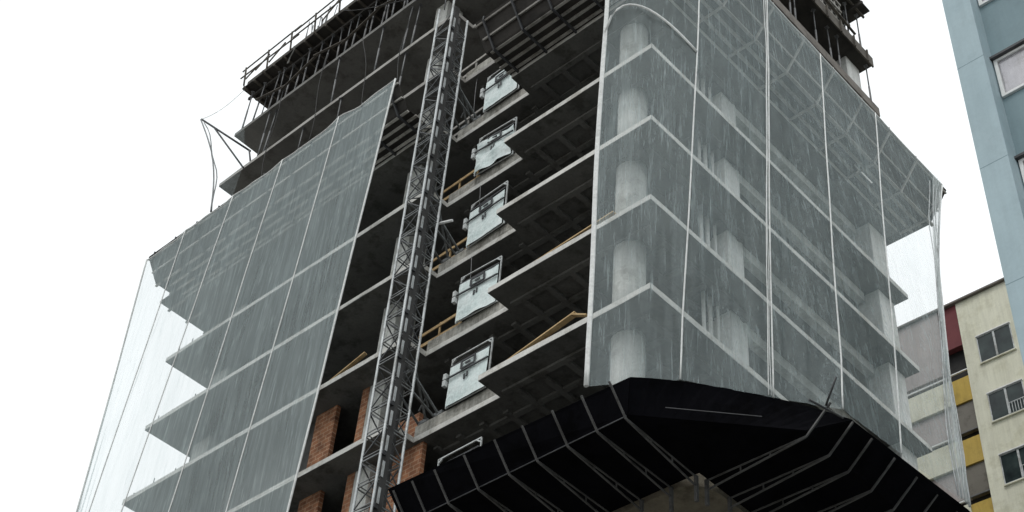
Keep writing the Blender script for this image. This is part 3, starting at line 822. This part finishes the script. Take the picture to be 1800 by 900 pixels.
# ------------------------------------------------------------------ landing gates
gate_labels = {3: 'highest pale landing gate, right under the slatted platform',
               2: 'pale landing gate with a bright crumpled sheet, second from the top',
               1: 'pale landing gate level with the middle of the left net, third from the top',
               0: 'pale landing gate above a yellow guard board, third from the bottom',
               -1: 'pale landing gate just above the black fan, second from the bottom',
               -2: 'lowest landing gate, only its top frame showing above the black fan'}
def make_gate(i):
    z = L(i)
    x0, x1, y = -7.2, -5.72, 0.7
    e = empty('landing_gate', ((x0 + x1) / 2, y, z + 0.44), gate_labels[i], 'gate', 'landing gates of the hoist')
    b = MB()
    if i == -2: z -= 0.36
    zt, zb = z + 2.02 + 0.05 * math.sin(i * 2.3), z + 0.36 + 0.03 * math.sin(i * 5.0)
    b.bar((x0, y, zb), (x0 + 0.02, y, zt), 0.034); b.bar((x1, y, zb), (x1, y, zt), 0.034)
    b.bar((x0, y, zt), (x1, y, zt), 0.034); b.bar((x0, y, zb + 0.02), (x1, y, zb + 0.02), 0.025)
    b.bar((x0 + 0.02, y, zt - 0.12), (x0 + 0.14, y, zt - 0.02), 0.04); b.bar((x1 - 0.02, y, zt - 0.12), (x1 - 0.14, y, zt - 0.02), 0.04)
    b.build('frame', M['gate_frame'], e)
    sd = random.random() * 20
    amp = {2: 0.08, 0: 0.03}.get(i, 0.018)
    top_gap = {3: 0.26, 2: 0.34, 1: 0.36, 0: 0.3, -1: 0.3, -2: 0.42}[i]
    MB().grid(26, 34, lambda u, v: (lerp(x0 + 0.03, x1 - 0.03, u), y - 0.05 - amp * 0.5 + amp * (noise.noise((u * 3 + sd, v * 3.5, sd)) + 0.5 * abs(noise.noise((u * 5 + sd, v * 6, sd + 4)))), lerp(zb + 0.01, zt - top_gap, v))).build('panel', M['gate_panel'], e)
    b = MB(); b.bar((x0, y - 0.1, z + 1.30), (x1, y - 0.1, z + 1.30), 0.04, 0.035); b.build('cross_rail', M['dark_steel'], e)
    b = MB(); b.bar((x0 + 0.03, y - 0.03, zt - 0.27), (x1 - 0.03, y - 0.03, zt - 0.27), 0.05, 0.05); b.build('sheet_rail', M['dark_steel'], e)
    cx, cz = (x0 + x1) / 2, z + 1.51
    b = MB()
    w, h = 0.24, 0.12
    for s in (-1, 1):
        b.box(cx - w, y - 0.11, cz + s * h - 0.025, cx + w, y - 0.085, cz + s * h + 0.025)
        b.box(cx + s * w - 0.03, y - 0.112, cz - h, cx + s * w + 0.03, y - 0.087, cz + h)
    b.box(cx - 0.09, y - 0.11, cz - 0.03, cx + 0.08, y - 0.087, cz + 0.03)
    b.build('vision_panel', M['dark_steel'], e)
    b = MB(); b.box(cx - 0.12, y - 0.1, z + 1.0, cx - 0.06, y - 0.08, z + 1.16); b.box(cx - 0.02, y - 0.1, z + 1.04, cx + 0.03, y - 0.08, z + 1.2)
    b.build('hand_hole', M['dark_steel'], e)
    b = MB(); b.box(x0 - 0.12, y - 0.14, z + 1.3, x0 - 0.02, y - 0.03, z + 1.48); b.box(x0 - 0.12, y - 0.14, z + 1.08, x0 - 0.02, y - 0.03, z + 1.26)
    b.build('latch', M['gate_frame'], e)
    e.rotation_euler = (0, math.radians(0.9 * math.sin(i * 4.1)), math.radians(2.2 * math.sin(i * 3.7 + 1)))
    return e
for i in (3, 2, 1, 0, -1, -2): make_gate(i)

# timber guard boards between mast and gate
rail_labels = {4: 'dark guard boards on the landing above the highest gate', 3: 'pale guard boards beside the highest landing gate', 2: 'orange guard boards left of the crumpled second gate', 1: 'short guard boards left of the third gate from the top', 0: 'orange guard boards left of the third gate from the bottom'}
for i in (4, 3, 2, 1, 0):
    z = L(i)
    e = empty('guard_boards', (-7.8, 0.95, z + 0.44), rail_labels[i], 'railing', 'timber guard boards on the landings')
    mt = M['timber'] if i in (0, 1, 2) else M['joist']
    x1 = -7.35 if i < 4 else -6.3
    b = MB(); b.bar((-9.0, 0.97, z + 1.02), (x1, 0.93, z + 1.05), 0.03, 0.1); b.build('top_board', mt, e)
    b = MB(); b.bar((-9.0, 0.97, z + 0.62), (x1 + 0.1, 0.93, z + 0.6), 0.03, 0.11); b.build('toe_board', mt, e)
    for x in (-8.2, x1 - 0.1):
        MB().box(x, 0.96, z + 0.44, x + 0.05, 1.0, z + 1.15).build('post', mt, e)

# loose boards on slab edges
def board(a, c, w, label):
    e = empty('loose_board', tuple((Vector(a) + Vector(c)) / 2), label, 'board')
    MB().bar(a, c, w, 0.04).build('plank', M['timber'], e)
board((-4.6, 0.12, L(-1) + 0.12), (-2.3, 0.1, L(-1) + 0.52), 0.15, 'yellow board propped on the bare slab edge left of the right net, lower one')
board((-2.4, 0.08, L(-1) + 0.5), (-1.9, 0.06, L(-1) + 0.2), 0.12, 'short yellow board leaning down at the end of the propped one')
board((-3.9, 0.1, L(0) + 0.12), (-1.2, 0.1, L(0) + 0.3), 0.14, 'yellow board lying on the slab edge beside the middle of the right net')
board((-11.6, 0.1, L(0) + 0.11), (-10.4, 0.3, L(0) + 0.75), 0.12, 'yellow board slanting on the slab edge left of the mast, beside a column')
e = empty('white_tube', (-8.0, 0.3, L(1) + 0.5), 'white tube lying across the mast tie at mid height', 'tube')
MB().tube([(-7.55, -0.2, L(1) + 0.78), (-7.0, -0.1, L(1) + 0.66)], 0.04, 8).build('tube', M['white_paint'], e)

# cables hanging in the open bay by the gates
for x, y, i, dl, lab in ((-7.0, 0.78, 1, 1.7, 'thin cable hanging from the slab above the third gate from the top'), (-7.0, 0.78, 0, 1.5, 'thin cable hanging from the slab above the third gate from the bottom'),
                         (-7.9, 0.9, 3, 2.4, 'thin cable hanging left of the highest gate'), (-7.3, 1.1, 2, 1.6, 'thin cable hanging above the crumpled second gate')):
    e = empty('hanging_cable', (x, y, L(i + 1) - HT), lab, 'cable')
    MB().tube([(x + 0.05 * math.sin(3 * k / 8 + x * 9), y, L(i + 1) - HT - dl * k / 8) for k in range(9)], 0.014, 5).build('strand', M['steel'], e)
# thin cables dangling down the upper left front
for a, c, lab in (((-15.6, -0.1, L(6) + 0.6), (-15.4, -0.12, L(4) + 0.2), 'thin dark cable dangling in front of the upper slabs, nearest the left corner'),
                  ((-13.4, -0.1, L(6) - 0.2), (-12.2, -0.14, L(4) + 0.1), 'thin dark cable sagging across the upper slabs above the middle of the left net'),
                  ((-10.9, -0.1, L(6) - 0.6), (-10.95, -0.1, L(4) + 0.1), 'thin dark cable hanging straight left of the mast top'),
                  ((-15.0, -0.2, L(7) - 0.1), (-10.0, -0.1, L(6) - 0.5), 'thin dark cable strung from the roof edge towards the mast'),
                  ((-18.2, -0.1, L(6) - 0.1), (-17.9, -0.1, L(4) + 0.3), 'thin dark cable dangling near the corner pole')):
    a, c = Vector(a), Vector(c)
    pts = []
    for k in range(13):
        t = k / 12
        p = a.lerp(c, t); p.z -= 0.25 * math.sin(math.pi * t); p.x += 0.12 * math.sin(7 * t + a.x); pts.append(p)
    e = empty('hanging_cable', tuple(a), lab, 'cable', 'cables on the upper left front')
    MB().tube(pts, 0.016, 5).build('strand', M['cable'], e)

# ------------------------------------------------------------------ pale blue tower block on the right
B = empty('blue_apartment_block', (14, 6, 0), 'pale blue apartment block with white framed windows at the right edge', 'building')
MB().box(8.66, 0.0, 0, 24, 9, 29.6).build('wall', M['facade_blue'], B)
MB().box(8.09, -0.42, 0, 8.66, 9, 29.9).build('corner_pilaster', M['pilaster_blue'], B)
b = MB()
for k in range(10):
    z = 1.6 + k * 2.92
    b.box(8.088, -0.422, z, 8.662, -0.4, z + 0.012)
b.build('joints', M['facade_blue'], B)
zw = 24.0
k = -6
while k < 2:
    z0 = zw + 2.92 * k
    for x0 in (8.69, 11.2, 13.7):
        x1 = x0 + 1.55
        w = MB()
        w.box(x0, -0.06, z0, x0 + 0.07, -0.002, z0 + 1.1); w.box(x1 - 0.07, -0.06, z0, x1, -0.002, z0 + 1.1)
        w.box(x0 + 0.07, -0.06, z0, x1 - 0.07, -0.002, z0 + 0.06); w.box(x0 + 0.07, -0.06, z0 + 1.04, x1 - 0.07, -0.002, z0 + 1.1)
        w.box((x0 + x1) / 2 - 0.03, -0.055, z0 + 0.06, (x0 + x1) / 2 + 0.03, -0.002, z0 + 1.04)
        wo = w.build('window', M['white_paint'], B)
        b = MB(); b.box(x0 + 0.07, -0.03, z0 + 0.06, x1 - 0.07, -0.022, z0 + 1.04); b.build('pane', M['clear_glass'], wo)
        sdd = random.random() * 9
        MB().grid(24, 2, lambda u, v: (lerp(x0 + 0.075, x1 - 0.075, u), -0.012 + 0.005 * math.sin(u * 60 + sdd), lerp(z0 + 0.065, z0 + 1.035, v))).build('curtain', M['curtain'], wo)
        MB().box(x0 - 0.05, -0.14, z0 + 1.1, x1 + 0.05, -0.002, z0 + 1.16).build('lintel_drip', M['dark_steel'], wo)
    k += 1

# ------------------------------------------------------------------ cream apartment block behind
Y = 25.0
Cb = empty('cream_apartment_block', (-3, Y + 5, 0), 'cream apartment block with maroon and ochre panels behind the tower', 'building')
ZR = 43.62
MB().box(-4.0, Y, 0, 8, Y + 10, ZR).build('wall', M['cream'], Cb)
MB().box(-14, Y + 0.35, 0, -4.002, Y + 10, ZR).build('recessed_wall', M['dark_interior'], Cb)
MB().box(-14.2, Y - 0.14, ZR, 8.2, Y + 10.2, ZR + 0.09).build('coping', M['coping'], Cb)
MB().box(-14, Y - 0.02, 40.3, -4.86, Y + 0.34, ZR - 0.003).build('upper_panel', M['mauve'], Cb)
MB().box(-4.85, Y + 0.03, 41.46, -4.003, Y + 0.33, ZR - 0.003).build('maroon_panel', M['maroon'], Cb)
for k in range(0, 9):
    z = 39.85 - 2.92 * k
    MB().box(-4.85, Y + 0.03, z - 1.18, -4.003, Y + 0.33, z).build('ochre_panel', M['ochre'], Cb)
    if k:
        MB().box(-4.85, Y + 0.1, z + 0.4, -4.003, Y + 0.33, z + 1.72).build('blind', M['brown_glass'], Cb)
    MB().box(-4.85, Y + 0.05, z + 0.34, -4.003, Y + 0.12, z + 0.39).build('railing', M['steel'] if k else M['white_paint'], Cb)
    MB().box(-14, Y - 0.02, z - 1.15, -4.87, Y + 0.33, z + 0.05).build('balcony_front', M['cream'], Cb)
    MB().box(-14, Y + 0.1, z + 0.4, -4.87, Y + 0.33, z + 1.72).build('blind', M['mauve'], Cb)
    MB().box(-14, Y - 0.05, z + 0.2, -4.87, Y + 0.0, z + 0.26).build('railing', M['white_paint'], Cb)
for k in range(0, 9):
    z1 = 41.41 - 2.92 * k; z0 = z1 - 1.32
    for x0 in (-3.37, 0.6, 3.6):
        x1 = x0 + 1.47
        w = MB()
        fw = 0.035
        w.box(x0, Y - 0.05, z0, x0 + fw, Y - 0.002, z1); w.box(x1 - fw, Y - 0.05, z0, x1, Y - 0.002, z1)
        w.box(x0 + fw, Y - 0.05, z1 - fw, x1 - fw, Y - 0.002, z1); w.box(x0 + fw, Y - 0.05, z0, x1 - fw, Y - 0.002, z0 + fw)
        w.box((x0 + x1) / 2 - 0.04, Y - 0.06, z0 + fw, (x0 + x1) / 2 + 0.04, Y - 0.003, z1 - fw)
        wo = w.build('window', M['gate_frame'], Cb)
        MB().box(x0 + fw, Y - 0.03, z0 + fw, x1 - fw, Y - 0.006, z1 - fw).build('pane', M['glass'], wo)
        MB().box(x0 - 0.05, Y - 0.08, z0 - 0.05, x1 + 0.05, Y - 0.002, z0 - 0.005).build('sill', M['cream'], wo)
        MB().box(x0 - 0.02, Y - 0.1, z1 + 0.004, x1 + 0.02, Y - 0.002, z1 + 0.05).build('lintel_drip', M['white_paint'], wo)
        if k:
            g = MB()
            for q in range(6):
                xx = x0 + 0.8 + q * 0.115
                g.bar((xx, Y - 0.09, z0 + 0.02), (xx, Y - 0.09, z0 + 0.5), 0.02)
            g.bar((x0 + 0.76, Y - 0.09, z0 + 0.5), (x1 - 0.03, Y - 0.09, z0 + 0.5), 0.025)
            g.build('grille', M['gate_frame'], wo)
